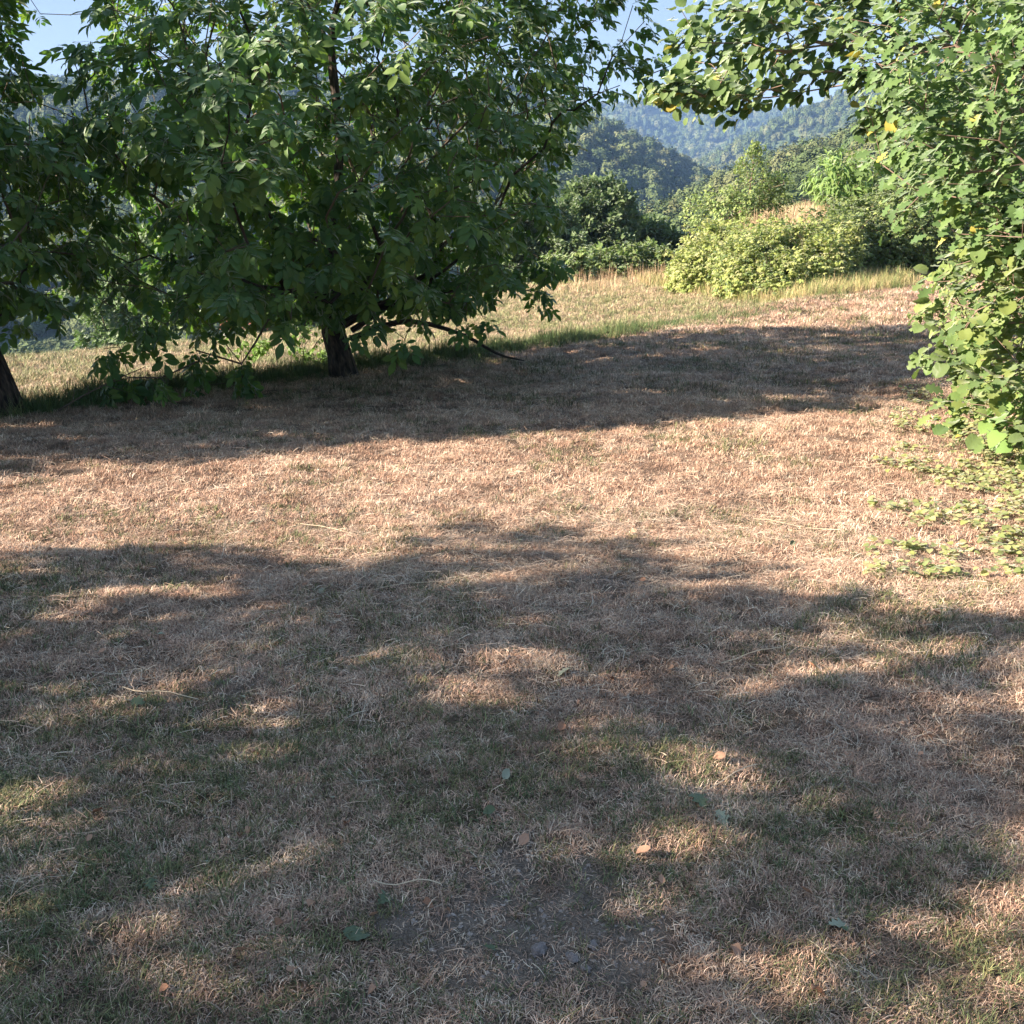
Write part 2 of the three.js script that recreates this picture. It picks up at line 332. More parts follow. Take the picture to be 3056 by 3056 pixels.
const WALNUT = [[0.080, 0.185, 0.024], [0.110, 0.220, 0.026], [0.062, 0.155, 0.026], [0.150, 0.255, 0.030]];
const walnutTones = toneSet(white.walnut, WALNUT);
function walnut({ label, pos, seed, centre, rad, n, perTip, low = 0.35, extra = [], trunkPts, trunkR, parts = 0, group, keep = () => true, nuts = 0, bare = [], sizeUp = 1 }) {
  const r = rand(seed), t = thing('walnut_tree', label, 'tree', pos, group);
  const goals = [];
  let guard = 0;
  while (goals.length < n && guard++ < n * 60) {
    const d = V(r() * 2 - 1, r() * 2 - 1, r() * 2 - 1), q = d.length(); if (q > 1 || q < 0.42) continue;
    const lump = 0.86 + 0.16 * n3(d.x / q * 1.7 + seed, d.y / q * 1.7, d.z / q * 1.7);
    const p = V(centre[0] + d.x * rad[0] * lump, centre[1] + d.y * rad[1] * lump, centre[2] + d.z * rad[2] * lump);
    if (p.y < low + 0.25 * r() || !keep(p)) continue;
    goals.push(p);
  }
  for (const [x, y, z, sp, k] of extra) for (let i = 0; i < k; i++) goals.push(V(x + (r() - 0.5) * sp * 2, y + (r() - 0.5) * sp * 2, z + (r() - 0.5) * sp * 2));
  const sk = skeleton(r, trunkPts.map(p => V(...p)), goals, { step: 0.3, tip: 0.0038, path: 0.32, wob: 0.12, sag: 0.08 });
  buildWood(t, sk, { trunkR, limbMin: 0.018 });
  bare.forEach((pts, k) => { const c = new THREE.CatmullRomCurve3(pts.map(p => V(...p))).getPoints(14), m = new MB(), r0 = k === 1 ? 0.008 : 0.035; tube(m, c, c.map((q, i) => r0 * (1 - 0.82 * i / 14)), 8); mesh('limb', m.geo(), bark, t); });
  const leaves = [], C = V(...centre);
  const put = (p, out, k) => {
    for (let j = 0; j < k; j++) {
      const th = r() * 6.283, dir = V(Math.cos(th), 0, Math.sin(th)).multiplyScalar(0.8).addScaledVector(out, 0.8); dir.y += 0.25 - r() * 0.95;
      const up = V(0, 0.8, 0).addScaledVector(out, 0.55).add(V(r() - 0.5, r() - 0.5, r() - 0.5).multiplyScalar(0.9));
      const f = (0.55 + r() * 0.6) * sizeUp;
      leaves.push({ m: leafMatrix(p.clone().add(V(r() - 0.5, r() - 0.5, r() - 0.5).multiplyScalar(0.06)), dir, up, f), c: pick(r, WALNUT) });
    }
  };
  for (const e of sk.ends) {
    const nd = sk.N[e], out = nd.p.clone().sub(C).normalize();
    put(nd.p, out, perTip);
    const q = sk.N[nd.par]; if (q.kids.length === 1 && r() < 0.6) put(q.p.clone().lerp(nd.p, 0.4), out, 1);
  }
  hangLeaves(t, r, leaves, walnutLeaves, white.walnut, { parts, tones: walnutTones });
  for (let k = 0, tries = 0; k < nuts && tries < 4000; tries++) {
    const e = sk.N[sk.ends[Math.floor(r() * sk.ends.length)]].p; if (e.z < centre[2] + rad[2] * 0.5 || e.y > 3.2) continue;
    const m = mesh('nut', nutGeo, nutMat, t); m.position.copy(e).add(V((r() - 0.5) * 0.08, -0.05, 0.05)); m.rotation.set(r(), r(), r()); k++;
  }
  return t;
}
const nutGeo = (() => { const pts = []; for (let i = 0; i <= 10; i++) { const a = i / 10 * Math.PI; pts.push(new THREE.Vector2(Math.max(0.0001, Math.sin(a) * 0.019), -Math.cos(a) * 0.023)); } return new THREE.LatheGeometry(pts, 12); })();
const nutMat = new THREE.MeshStandardMaterial({ color: rgb(0.13, 0.22, 0.05), roughness: 0.6 });

walnut({
  label: 'broad walnut tree with dense dark crown and short trunk at the terrace edge', pos: [-1.82, H(-1.82, -11.1), -11.1], seed: 101, centre: [-0.1, 2.75, 0], rad: [3.5, 3.5, 3.3], n: 1800, perTip: 4, low: 0.55, keep: p => !(p.x < -1.9 && p.y > 2.3 && n3(p.x, p.y, p.z) > -0.35) && p.x < 2.25 + 0.55 * sstep(2.2, 3.3, p.y) && p.x < 1.5 + 1.1 * p.y,
  trunkPts: [[0, 0, 0], [-0.04, 0.25, 0], [-0.1, 0.5, 0], [-0.13, 0.8, 0.02], [-0.1, 1.25, 0.05], [0, 1.8, 0], [0.06, 2.5, -0.05], [0, 3.3, 0]], trunkR: 0.125,
  extra: [[0.05, 2.55, 3.45, 0.32, 16], [-0.05, 2.0, 3.45, 0.25, 10], [0.9, 3.1, 3.0, 0.25, 6], [-0.45, 1.35, 3.1, 0.28, 9], [-1.5, 0.5, 1.9, 0.35, 9], [-1.0, 0.42, 1.7, 0.3, 6], [3.05, 3.2, 0.4, 0.4, 14]],
  parts: 300, nuts: 16, bare: [[[0.1, 0.42, 0.05], [0.7, 0.62, 0.25], [1.3, 0.5, 0.4], [1.7, 0.3, 0.5], [1.95, 0.24, 0.5]], [[1.3, 0.5, 0.4], [1.5, 0.52, 0.3], [1.75, 0.62, 0.25]], [[0.1, 0.5, 0], [0.6, 0.8, -0.2], [1.2, 0.9, -0.3], [1.9, 0.95, -0.2]]], group: 'walnut trees along the terrace edge',
});
walnut({
  label: 'walnut tree with leaning trunk cut off by the picture edge', pos: [-4.38, H(-4.38, -8.85), -8.85], seed: 202, centre: [-1.05, 2.5, 0.3], rad: [2.2, 3.0, 2.6], n: 1050, perTip: 5, low: 0.9, keep: p => !(p.x > 0.2 && p.y > 2.5),
  trunkPts: [[0, 0, 0], [-0.06, 0.3, 0], [-0.16, 0.65, 0], [-0.3, 1.1, 0.02], [-0.5, 1.8, 0.05], [-0.8, 2.7, 0], [-1, 3.5, 0]], trunkR: 0.105,
  extra: [[0.5, 0.85, 0.2, 0.3, 6]], parts: 220, nuts: 0, group: 'walnut trees along the terrace edge',
});
// the walnuts beside the photographer whose shade falls across the foreground
for (const [x, z, seed, cx, R, hgt, n] of [[-7.6, -1.2, 303, 0, 2.5, 4.5, 560], [-7.0, 2.3, 304, 0, 2.7, 4.9, 680], [-9.8, -6.9, 305, 0, 2.3, 6.0, 520]]) walnut({
  label: ['walnut tree beside the lawn casting its shade across the foreground', 'walnut tree behind the photographer shading the lawn', 'farther walnut tree of the row beyond the picture edge'][seed - 303], pos: [x, H(x, z), z], seed, centre: [cx, hgt * 0.55, 0], rad: [R, hgt * 0.52, R], n, perTip: 5, low: 0.7,
  trunkPts: [[0, 0, 0], [0.02, 0.4, 0], [0.05, 0.9, 0], [0.02, 1.6, 0], [0, 2.6, 0]], trunkR: 0.15, group: 'walnut trees along the terrace edge', sizeUp: 1.3,
});

// ---------------------------------------------------------------- the hedge along the track
function shrub({ name, label, category = 'shrub', pos, seed, goals, stems, stemR = 0.03, geos, mat, tones, cols, perTip = 4, along = 0.5, size = 1, droop = 0.4, spread = 0.06, parts = 0, group, step = 0.22, tip = 0.0022, woodMat = hazelBark, limbMin = 0.012, face = null, path = 0.3, upW = 0.9 }) {
  const r = rand(seed), t = thing(name, label, category, pos, group);
  const all = goals(r), sets = stems.map(() => []);
  for (const p of all) { let b = 0, bd = 1e9; stems.forEach((s, i) => { const e = s[s.length - 1], d = Math.hypot(e[0] - p.x, e[1] - p.y, e[2] - p.z); if (d < bd) { bd = d; b = i; } }); sets[b].push(p); }
  const leaves = [], C = V(0, 0, 0); all.forEach(p => C.add(p)); C.multiplyScalar(1 / Math.max(1, all.length));
  stems.forEach((s, i) => {
    if (!sets[i].length) return;
    const sk = skeleton(r, s.map(p => V(...p)), sets[i], { step, tip, path, wob: 0.14, sag: 0.06 });
    buildWood(t, sk, { trunkR: stemR, mat: woodMat, twig: woodMat, limbMin, sides: 4, flare: 0.1 });
    const put = (p, dir0, k) => {
      for (let j = 0; j < k; j++) {
        const out = face ? V(...face) : p.clone().sub(C).normalize();
        const dir = V(r() - 0.5, r() - 0.5, r() - 0.5).multiplyScalar(1.5).addScaledVector(dir0, 0.7).addScaledVector(out, 0.5); dir.y -= droop * (0.4 + r());
        const up = V(0, upW, 0).addScaledVector(out, 0.7).add(V(r() - 0.5, r() - 0.5, r() - 0.5).multiplyScalar(0.9));
        leaves.push({ m: leafMatrix(p.clone().add(V(r() - 0.5, r() - 0.5, r() - 0.5).multiplyScalar(spread * 2)), dir, up, size * (0.65 + r() * 0.6)), c: pick(r, cols) });
      }
    };
    for (const e of sk.ends) {
      let k = e; const d0 = sk.N[e].p.clone().sub(sk.N[sk.N[e].par].p).normalize();
      put(sk.N[e].p, d0, perTip);
      for (let q = 0; q < 3; q++) { const pr = sk.N[k].par; if (pr < 1 || sk.N[pr].kids.length > 1) break; const a = sk.N[k].p, b = sk.N[pr].p; for (let w = 0; w < 3; w++) if (r() < along) put(a.clone().lerp(b, (w + r()) / 3), d0, 1); k = pr; }
    }
  });
  hangLeaves(t, r, leaves, geos, mat, { parts, tones });
  return t;
}
const inBox = (r, n, f) => { const a = []; let g = 0; while (a.length < n && g++ < n * 80) { const p = f(r); if (p) a.push(p); } return a; };
const ell = (r, c, e, inner = 0.5) => { for (let k = 0; k < 60; k++) { const d = V(r() * 2 - 1, r() * 2 - 1, r() * 2 - 1), q = d.length(); if (q < 1 && q > inner) return V(c[0] + d.x * e[0], c[1] + d.y * e[1], c[2] + d.z * e[2]); } return null; };

const HAZEL = [[0.100, 0.180, 0.036], [0.130, 0.210, 0.042], [0.080, 0.150, 0.034], [0.115, 0.195, 0.038], [0.19, 0.25, 0.045]];
const hazelTones = toneSet(white.hazel, [...HAZEL, [0.42, 0.36, 0.05]]);
// the bough that reaches across the sky, then the bush it grows from
shrub({
  name: 'hazel_bush', label: 'hazel whose leafy bough hangs over the track against the sky', pos: [4.4, H(4.4, -7.6), -7.6], seed: 401, group: 'shrubs of the hedge beside the track',
  goals: r => [
    ...inBox(r, 430, r => { const x = -3.25 + r() * 3.0, f = (x + 3.25) / 3.0, lo = 2.32 + 0.1 * Math.sin(x * 5) - 0.1 * (f > 0.5), y = lo + r() * (0.55 + 1.0 * f); return V(x, y, -0.1 + (r() - 0.5) * 1.3); }),
    ...inBox(r, 22, r => V(-3.3 - r() * 0.25 + 0.5 * r(), 2.26 + r() * 0.14, 0.3 + (r() - 0.5) * 0.5)),
    ...inBox(r, 26, r => V(-2.0 + r() * 0.5, 1.98 + r() * 0.4, 0.4 + (r() - 0.5) * 0.4)),
    ...inBox(r, 210, r => ell(r, [-1.1, 1.8, 1.0], [0.72, 0.56, 0.7], 0.3)),
    ...inBox(r, 120, r => ell(r, [0.1, 2.2, 0.3], [1.1, 1.2, 1.1], 0.4)),
  ],
  stems: [[[0.1, 0, -0.3], [0, 0.8, -0.3], [-0.2, 1.7, -0.3], [-0.7, 2.5, -0.25], [-1.3, 2.85, -0.15]], [[0.2, 0, 0.2], [-0.1, 0.7, 0.4], [-0.6, 1.2, 0.7], [-1.0, 1.5, 0.9]], [[0.4, 0, 0], [0.3, 1, 0.1], [0.1, 2, 0.2]]],
  stemR: 0.035, geos: hazelLeaves, mat: white.hazel, tones: hazelTones, cols: [...HAZEL, ...HAZEL.slice(0, 4), ...HAZEL.slice(0, 4), ...HAZEL.slice(0, 4), ...HAZEL.slice(0, 4), [0.42, 0.36, 0.05]], perTip: 6, along: 0.7, size: 0.82, droop: 0.55, spread: 0.06, parts: 300, face: [-0.6, 0.1, 0.5],
});
const OAK = [[0.098, 0.188, 0.040], [0.080, 0.160, 0.036], [0.118, 0.212, 0.044], [0.140, 0.230, 0.048]];
const oakTones = toneSet(white.oak, [...OAK, [0.45, 0.42, 0.05]]);
shrub({
  name: 'oak_sapling', label: 'young oak with lobed leaves high in the hedge at the picture corner', category: 'tree', pos: [3.55, H(3.55, -5.6), -5.6], seed: 402, group: 'shrubs of the hedge beside the track',
  goals: r => [...inBox(r, 330, r => { const p = ell(r, [-0.75, 2.45, -0.1], [1.1, 1.3, 0.85], 0.35); return p && p.y > 1.35 ? p : null; }), ...inBox(r, 60, r => ell(r, [-1.2, 2.2, 0.1], [0.5, 0.5, 0.5], 0.1))],
  stems: [[[0.15, 0, 0], [0.15, 0.8, 0], [0.0, 1.6, 0], [-0.3, 2.3, 0], [-0.5, 3.0, 0]]],
  stemR: 0.04, geos: oakLeaves, mat: white.oak, tones: oakTones, cols: [...Array(12).fill(OAK).flat(), [0.45, 0.42, 0.05]], perTip: 10, along: 0.7, size: 0.76, droop: 0.4, spread: 0.09, parts: 300, face: [-0.7, 0.1, 0.5],
});
const SMALL = [[0.16, 0.235, 0.06], [0.20, 0.275, 0.07], [0.125, 0.195, 0.05], [0.24, 0.31, 0.085]];
const smallTones = toneSet(white.oak, SMALL);
shrub({
  name: 'privet_bush', label: 'small-leaved bush in the middle of the hedge with a sprig reaching over the track', pos: [4.35, H(4.35, -8.0), -8.0], seed: 403, group: 'shrubs of the hedge beside the track',
  goals: r => [...inBox(r, 760, r => { const p = ell(r, [-0.15, 0.9, 0.25], [0.9, 1.05, 1.35], 0.45); return p && p.y > 0.12 ? p : null; }), ...inBox(r, 6, r => V(-1.1 - r() * 0.25, 0.78 + r() * 0.06, 0.2 + r() * 0.1))],
  stems: [[[0.2, 0, 0.6], [0.15, 0.4, 0.6], [0, 0.8, 0.6]], [[0.2, 0, -0.2], [0.2, 0.5, -0.2], [0, 0.9, -0.2]]],
  stemR: 0.025, geos: smallLeaves, mat: white.oak, tones: smallTones, cols: SMALL, perTip: 11, along: 0.9, droop: 0.15, spread: 0.05, parts: 300, face: [-0.7, 0.2, 0.6],
});
shrub({
  name: 'hazel_bush', label: 'lower hazel bush filling the hedge below the oak', pos: [3.75, H(3.75, -6.6), -6.6], seed: 404, group: 'shrubs of the hedge beside the track',
  goals: r => [...inBox(r, 420, r => { const p = ell(r, [-0.25, 0.85, 0], [0.85, 1.0, 0.9], 0.4); return p && p.y > 0.1 ? p : null; })],
  stems: [[[0.2, 0, 0.2], [0.15, 0.5, 0.2], [0.05, 0.9, 0.1]], [[0.3, 0, -0.3], [0.25, 0.5, -0.2]]],
  stemR: 0.025, geos: [...smallLeaves, smallLeaves[0], hazelLeaves[1], oakLeaves[0]], mat: white.oak, tones: hazelTones, cols: [...SMALL, ...SMALL, ...HAZEL], perTip: 9, along: 0.6, droop: 0.3, spread: 0.06, parts: 200, face: [-0.7, 0.1, 0.5],
});
shrub({
  name: 'broad_leaved_shoot', label: 'pale green shoot with broad heart-shaped leaves at the foot of the hedge', category: 'plant', pos: [3.3, H(3.3, -6.35), -6.35], seed: 405, group: 'shrubs of the hedge beside the track',
  goals: r => inBox(r, 44, r => ell(r, [0.05, 0.34, 0], [0.42, 0.27, 0.35], 0.2)),
  stems: [[[0.1, 0, 0], [0.08, 0.15, 0], [0.02, 0.3, 0]]],
  stemR: 0.012, geos: bigLeaves, mat: white.hazel, tones: toneSet(white.hazel, [[0.2, 0.33, 0.07], [0.16, 0.29, 0.06]]), cols: [[0.2, 0.33, 0.07], [0.16, 0.29, 0.06]], perTip: 2, along: 0.3, droop: 0.4, parts: 60, face: [-0.7, 0.2, 0.6],
});

// ---------------------------------------------------------------- bushes on the bank at the end of the track
function moundBush({ name, label, category = 'shrub', seed, blobs, n, cols, geos = bankLeaves, size = 1, group, pos, stems = 14, mat = white.hazel }) {
  const r = rand(seed), t = thing(name, label, category, pos, group), leaves = [], m = new MB();
  for (let k = 0; k < stems; k++) {
    const b = blobs[k % blobs.length], a = r() * 6.28, R = Math.sqrt(r()) * 0.7, x = b[0] + Math.cos(a) * R * b[3], z = b[2] + Math.sin(a) * R * b[5], y0 = H(pos[0] + x, pos[2] + z) - pos[1] - 0.05;
    const pts = [], rr = []; for (let i = 0; i <= 5; i++) { const f = i / 5; pts.push(V(x + Math.cos(a) * f * f * 0.35 * b[3], y0 + (b[1] + b[4] * 0.85 - y0) * Math.sin(f * 1.5), z + Math.sin(a) * f * f * 0.35 * b[5])); rr.push(0.008 * (1 - 0.7 * f)); }
    tube(m, pts, rr, 4);
  }
  for (let k = 0; k < stems * 2; k++) {                                          // long arching shoots that break the outline
    const b = blobs[k % blobs.length], a = r() * 6.28, x = b[0] + Math.cos(a) * 0.6 * b[3], z = b[2] + Math.sin(a) * 0.6 * b[5], y0 = b[1] + b[4] * 0.55, L = (0.25 + r() * 0.45) * Math.min(1, b[4] * 1.2);
    const pts = [], rr = []; for (let i = 0; i <= 6; i++) { const f = i / 6, p = V(x + Math.cos(a) * f * L * 0.9, y0 + L * (1.4 * f - 0.75 * f * f), z + Math.sin(a) * f * L * 0.9); pts.push(p); rr.push(0.006 * (1 - 0.7 * f)); for (let q = 0; q < 3; q++) leaves.push({ m: leafMatrix(p.clone().add(V(r() - 0.5, r() - 0.5, r() - 0.5).multiplyScalar(0.08)), V(r() - 0.5, r() - 0.6, r() - 0.5), V(r() - 0.5, 1, r() - 0.5), size * (0.6 + r() * 0.5)), c: pick(r, cols) }); }
    tube(m, pts, rr, 4);
  }
  mesh('stems', m.geo(), twigMat, t).userData.kind = 'stuff';
  let guard = 0;
  while (leaves.length < n && guard++ < n * 20) {
    const b = blobs[Math.floor(r() * blobs.length)], d = V(r() * 2 - 1, r() * 2 - 1, r() * 2 - 1), q = d.length(); if (q > 1 || q < 0.55) continue;
    const l = 0.85 + 0.22 * n3(d.x / q * 2.5 + seed, d.y / q * 2.5, d.z / q * 2.5) + 0.16 * n3(d.x / q * 7 + seed, d.y / q * 7, d.z / q * 7);
    const p = V(b[0] + d.x * b[3] * l, b[1] + d.y * b[4] * l, b[2] + d.z * b[5] * l);
    const gy = H(pos[0] + p.x, pos[2] + p.z) - pos[1]; if (p.y < gy + 0.05) continue;
    const out = d.normalize(), dir = V(r() - 0.5, r() - 0.7, r() - 0.5).addScaledVector(out, 0.6), up = V(r() - 0.5, 0.8 + r() * 0.4, r() - 0.5).addScaledVector(out, 0.6);
    leaves.push({ m: leafMatrix(p, dir, up, size * (0.7 + r() * 0.6)), c: pick(r, cols) });
  }
  hangLeaves(t, r, leaves, geos, mat);
  return t;
}
const LIME = [[0.33, 0.40, 0.09], [0.38, 0.43, 0.11], [0.26, 0.34, 0.08], [0.45, 0.46, 0.18]], MID = [[0.15, 0.22, 0.05], [0.19, 0.26, 0.06], [0.11, 0.175, 0.045]];
const at = (x, z) => [x, H(x, z), z];
const bankGroup = 'bushes on the bank at the end of the track';
moundBush({ name: 'bramble_bush', label: 'yellow-green bramble mound at the near corner of the bank', seed: 501, pos: at(4.65, -25), blobs: [[0, 0.4, 0, 0.9, 0.9, 1.0], [0.75, 0.55, 0.5, 0.7, 0.95, 1.0], [-0.45, 0.2, 0.2, 0.55, 0.65, 0.8], [0.3, 0.9, -0.2, 0.5, 0.6, 0.5]], n: 9500, cols: LIME, size: 0.85, group: bankGroup });
moundBush({ name: 'bramble_bush', label: 'pale bramble thicket in front of the plum tree', seed: 502, pos: at(5.75, -22.4), blobs: [[0, 0.15, 0, 0.85, 0.75, 0.8], [0.85, 0.4, -0.3, 0.75, 0.9, 0.9], [-0.75, 0.35, -0.6, 0.7, 0.85, 0.9], [0.3, 0.85, -1.3, 1.1, 0.65, 0.9], [1.5, 0.75, -1.0, 0.6, 0.8, 0.8], [-0.2, 0.75, -0.6, 0.45, 0.5, 0.5]], n: 14000, cols: [...LIME, ...LIME, ...LIME, ...MID], size: 0.85, group: bankGroup });
moundBush({ name: 'dogwood_bush', label: 'darker green leafy bush on the bank next to the hedge', seed: 503, pos: at(8.5, -24.6), blobs: [[0, 0.45, 0, 1.1, 1.05, 1.2], [-1.1, 0.3, 0.5, 0.8, 0.95, 1.0], [0.9, 0.6, -0.2, 1.0, 1.2, 1.2], [1.9, 0.8, -0.6, 1.1, 1.3, 1.2], [0.5, 1.2, -0.4, 0.6, 0.6, 0.6], [-0.6, 0.9, -0.2, 0.5, 0.5, 0.6]], n: 17000, cols: [...MID, ...MID, [0.20, 0.27, 0.06], [0.25, 0.31, 0.08]], size: 0.85, group: bankGroup });
moundBush({ name: 'dogwood_bush', label: 'dark bush closing the track behind the hedge', seed: 504, pos: at(12.0, -26.5), blobs: [[0, 1.0, 0, 1.6, 1.6, 1.4], [1.8, 1.2, -1, 1.6, 1.8, 1.5]], n: 6000, cols: MID, size: 1.4, group: bankGroup });
shrub({
  name: 'plum_tree', label: 'slender young plum tree with upright shoots on the bank', category: 'tree', pos: at(5.6, -26.2), seed: 510,
  goals: r => [...inBox(r, 150, r => { const y = r(); return V(0.25 + (r() - 0.5) * (1.1 * (1 - y) + 0.3), 0.5 + y * 1.8, (r() - 0.5) * (1.0 * (1 - y) + 0.3)); }), ...inBox(r, 150, r => ell(r, [-0.5, 0.8, 0.2], [0.95, 0.5, 0.6], 0.1)), ...inBox(r, 90, r => ell(r, [0.85, 1.15, 0], [0.45, 0.6, 0.4], 0.1))],
  stems: [[[0, -0.1, 0], [0, 0.3, 0], [0.1, 0.7, 0], [0.2, 1.2, 0], [0.25, 1.8, 0]]], stemR: 0.035, geos: smallLeaves, mat: white.oak, tones: smallTones, cols: [[0.24, 0.33, 0.08], [0.30, 0.38, 0.10], [0.16, 0.25, 0.06]], perTip: 14, along: 1, size: 1.9, spread: 0.1, droop: 0.1, tip: 0.003,
});
shrub({
  name: 'young_walnut_tree', label: 'young walnut bush with long bright drooping leaves on the bank', category: 'tree', pos: at(9.0, -29), seed: 511,
  goals: r => inBox(r, 150, r => ell(r, [0, 1.25, 0], [1.1, 0.75, 0.9], 0.3)),
  stems: [[[0, -0.1, 0], [0, 0.3, 0], [0, 0.7, 0], [0, 1.1, 0]]], stemR: 0.04, geos: longLeaves, mat: white.hazel, tones: smallTones, cols: [[0.19, 0.31, 0.06], [0.16, 0.28, 0.06], [0.22, 0.33, 0.07]], perTip: 13, along: 0.5, size: 1.25, spread: 0.12, droop: 0.9, tip: 0.003,
});
// grey dead stalks standing out of the brambles
{
  const r = rand(515), m = new MB();
  for (let k = 0; k < 9; k++) { const a = (r() - 0.5) * 0.4, L = 0.3 + r() * 0.4, x = (r() - 0.5) * 0.3; tube(m, [V(x, -0.6, (r() - 0.5) * 0.2), V(x + a * 0.3, L * 0.4, 0), V(x + a, L * 0.8, 0.05)], [0.011, 0.009, 0.004], 5); }
  const o = mesh('dead_stalks', m.geo(), new THREE.MeshStandardMaterial({ color: rgb(0.42, 0.38, 0.36), roughness: 0.9 })); o.position.set(5.25, H(5.25, -25.8) + 0.65, -25.8);
  tag(o, 'grey dead stems standing out of the brambles below the plum tree', 'dead stems');
}

// ---------------------------------------------------------------- trees below the meadow
const clump = [0, 1, 2].map(k => { const r = rand(800 + k); return mergeGeometries([0, 1, 2, 3, 4].map(i => { const g = leafGeo(0.11, 0.075, oval, 2, 2, { fold: 0.3, curl: 0.3, petiole: 0 }); g.rotateX(r() * 2 - 1); g.rotateY(i * 1.3 + r()); g.translate((r() - 0.5) * 0.08, (r() - 0.5) * 0.06, (r() - 0.5) * 0.08); return g; })); });
function valleyTree(label, x, z, top, R, seed, cols, n = 260, per = 16) {
  const g = H(x, z), height = top - g;
  return shrub({
    name: 'valley_tree', label, category: 'tree', pos: [x, g, z], seed, group: 'trees standing below the meadow',
    goals: r => inBox(r, n, r => { const p = ell(r, [0, height * 0.56, 0], [R, height * 0.46, R], 0.35); if (!p) return null; const l = 0.85 + 0.3 * n3(p.x * 0.7 + seed, p.y * 0.7, p.z * 0.7); p.x *= l; p.z *= l; return p; }),
    stems: [[[0, 0, 0], [0, height * 0.12, 0], [0.1, height * 0.25, 0], [0.1, height * 0.45, 0]]], stemR: 0.16, geos: clump, mat: white.oak, tones: [], cols, perTip: per, along: 1, size: 1.7, spread: 0.22, droop: 0.2, step: 0.6, tip: 0.006, woodMat: twigMat, limbMin: 0.03,
  });
}
const DEEP = [[0.11, 0.175, 0.055], [0.14, 0.21, 0.065], [0.085, 0.15, 0.045]];
valleyTree('tall rounded tree rising below the meadow beside the walnut crown', 3.2, -40, 3.3, 1.75, 601, DEEP, 320);
valleyTree('lower dark tree between the walnut crown and the bramble bank', 5.5, -42, 1.7, 1.5, 602, DEEP, 260);
valleyTree('tree below the meadow half hidden behind the walnut crown', 0.6, -37, 2.4, 1.9, 603, DEEP, 240);
valleyTree('pale green tree below the meadow seen between the two walnuts', -14.5, -40, 1.6, 2.4, 604, [[0.13, 0.21, 0.06], [0.10, 0.18, 0.05]], 260);
valleyTree('tree below the meadow behind the first walnut trunk', -8.5, -42, 0.6, 2.2, 605, DEEP, 240);
for (const [x, z, s] of [[3.9, -30.6, 610], [2.6, -30.2, 611], [1.3, -29.2, 612]]) moundBush({ name: 'scrub_bush', label: ['low scrub bush at the far rim of the meadow', 'low scrub bush under the tall tree at the meadow rim', 'low scrub bush at the meadow rim beside the walnut crown'][s - 610], seed: s, pos: at(x, z), blobs: [[0, 0.3, 0, 0.7, 0.6, 0.6], [0.5, 0.2, 0.2, 0.5, 0.5, 0.5]], n: 900, cols: [...MID, [0.17, 0.27, 0.06]], size: 1.5, group: 'scrub at the rim of the meadow', stems: 6 });
moundBush({ name: 'sucker_bush', label: 'bright green low shoots behind the walnut trunk', seed: 620, pos: at(-2.75, -12.6), blobs: [[0, 0.4, 0, 0.55, 0.4, 0.4], [0.45, 0.3, 0.1, 0.35, 0.3, 0.3], [-0.6, 0.35, 0.1, 0.4, 0.35, 0.3]], n: 420, cols: [[0.16, 0.30, 0.05], [0.20, 0.34, 0.06]], geos: smallLeaves, size: 2.0, stems: 12, mat: white.hazel });

// ---------------------------------------------------------------- woods on the hills
function farCrown(seed, cone, count = 700, size = 1) {
  const r = rand(seed), m = new MB(), R = 0.5;
  const blob = new THREE.IcosahedronGeometry(0.36, 2), bp = blob.attributes.position;
  for (let i = 0; i < bp.count; i++) { const x = bp.getX(i), y = bp.getY(i), z = bp.getZ(i), l = 1 + 0.25 * n3(x * 5 + seed, y * 5, z * 5); bp.setXYZ(i, x * l * (cone ? 0.5 : 1), 0.5 + y * l * 1.1, z * l * (cone ? 0.5 : 1)); }
  for (let k = 0; k < (cone ? 420 : count); k++) {
    let d = V(r() * 2 - 1, r() * 2 - 1, r() * 2 - 1).normalize(), p;
    if (cone) { const h = r(), a = r() * 6.283, w = 0.26 * (1 - h) * (0.75 + 0.35 * ((h * 9) % 1)); p = V(Math.cos(a) * w, 0.04 + h * 0.98, Math.sin(a) * w); d = V(Math.cos(a), -0.3, Math.sin(a)); }
    else { const l = 0.36 + 0.13 * n3(d.x * 2.1 + seed, d.y * 2.1, d.z * 2.1) + 0.05 * r(); p = V(d.x * l, 0.52 + d.y * l * 1.05, d.z * l); }
    const nrm = d.clone().add(V(r() - 0.5, r() - 0.2, r() - 0.5).multiplyScalar(1.3)).normalize(), a = V(0, 0, 0).crossVectors(nrm, V(r() - 0.5, r() - 0.5, r() - 0.5)).normalize(), b = V(0, 0, 0).crossVectors(nrm, a), s = (0.026 + r() * 0.026) * size;
    const c = [[-1, -0.6], [0.7, -1], [1, 0.5], [-0.4, 1]].map(([u, w]) => m.v(p.x + (a.x * u + b.x * w) * s, p.y + (a.y * u + b.y * w) * s, p.z + (a.z * u + b.z * w) * s));
    m.q(...c);
  }
  const q = m.geo(), f = blob.toNonIndexed ? blob : blob;
  const bi = new THREE.BufferGeometry(); bi.setAttribute('position', f.attributes.position); bi.setAttribute('uv', f.attributes.uv); bi.setIndex([...Array(f.attributes.position.count).keys()]); bi.computeVertexNormals();
  return mergeGeometries([q, bi]);
}
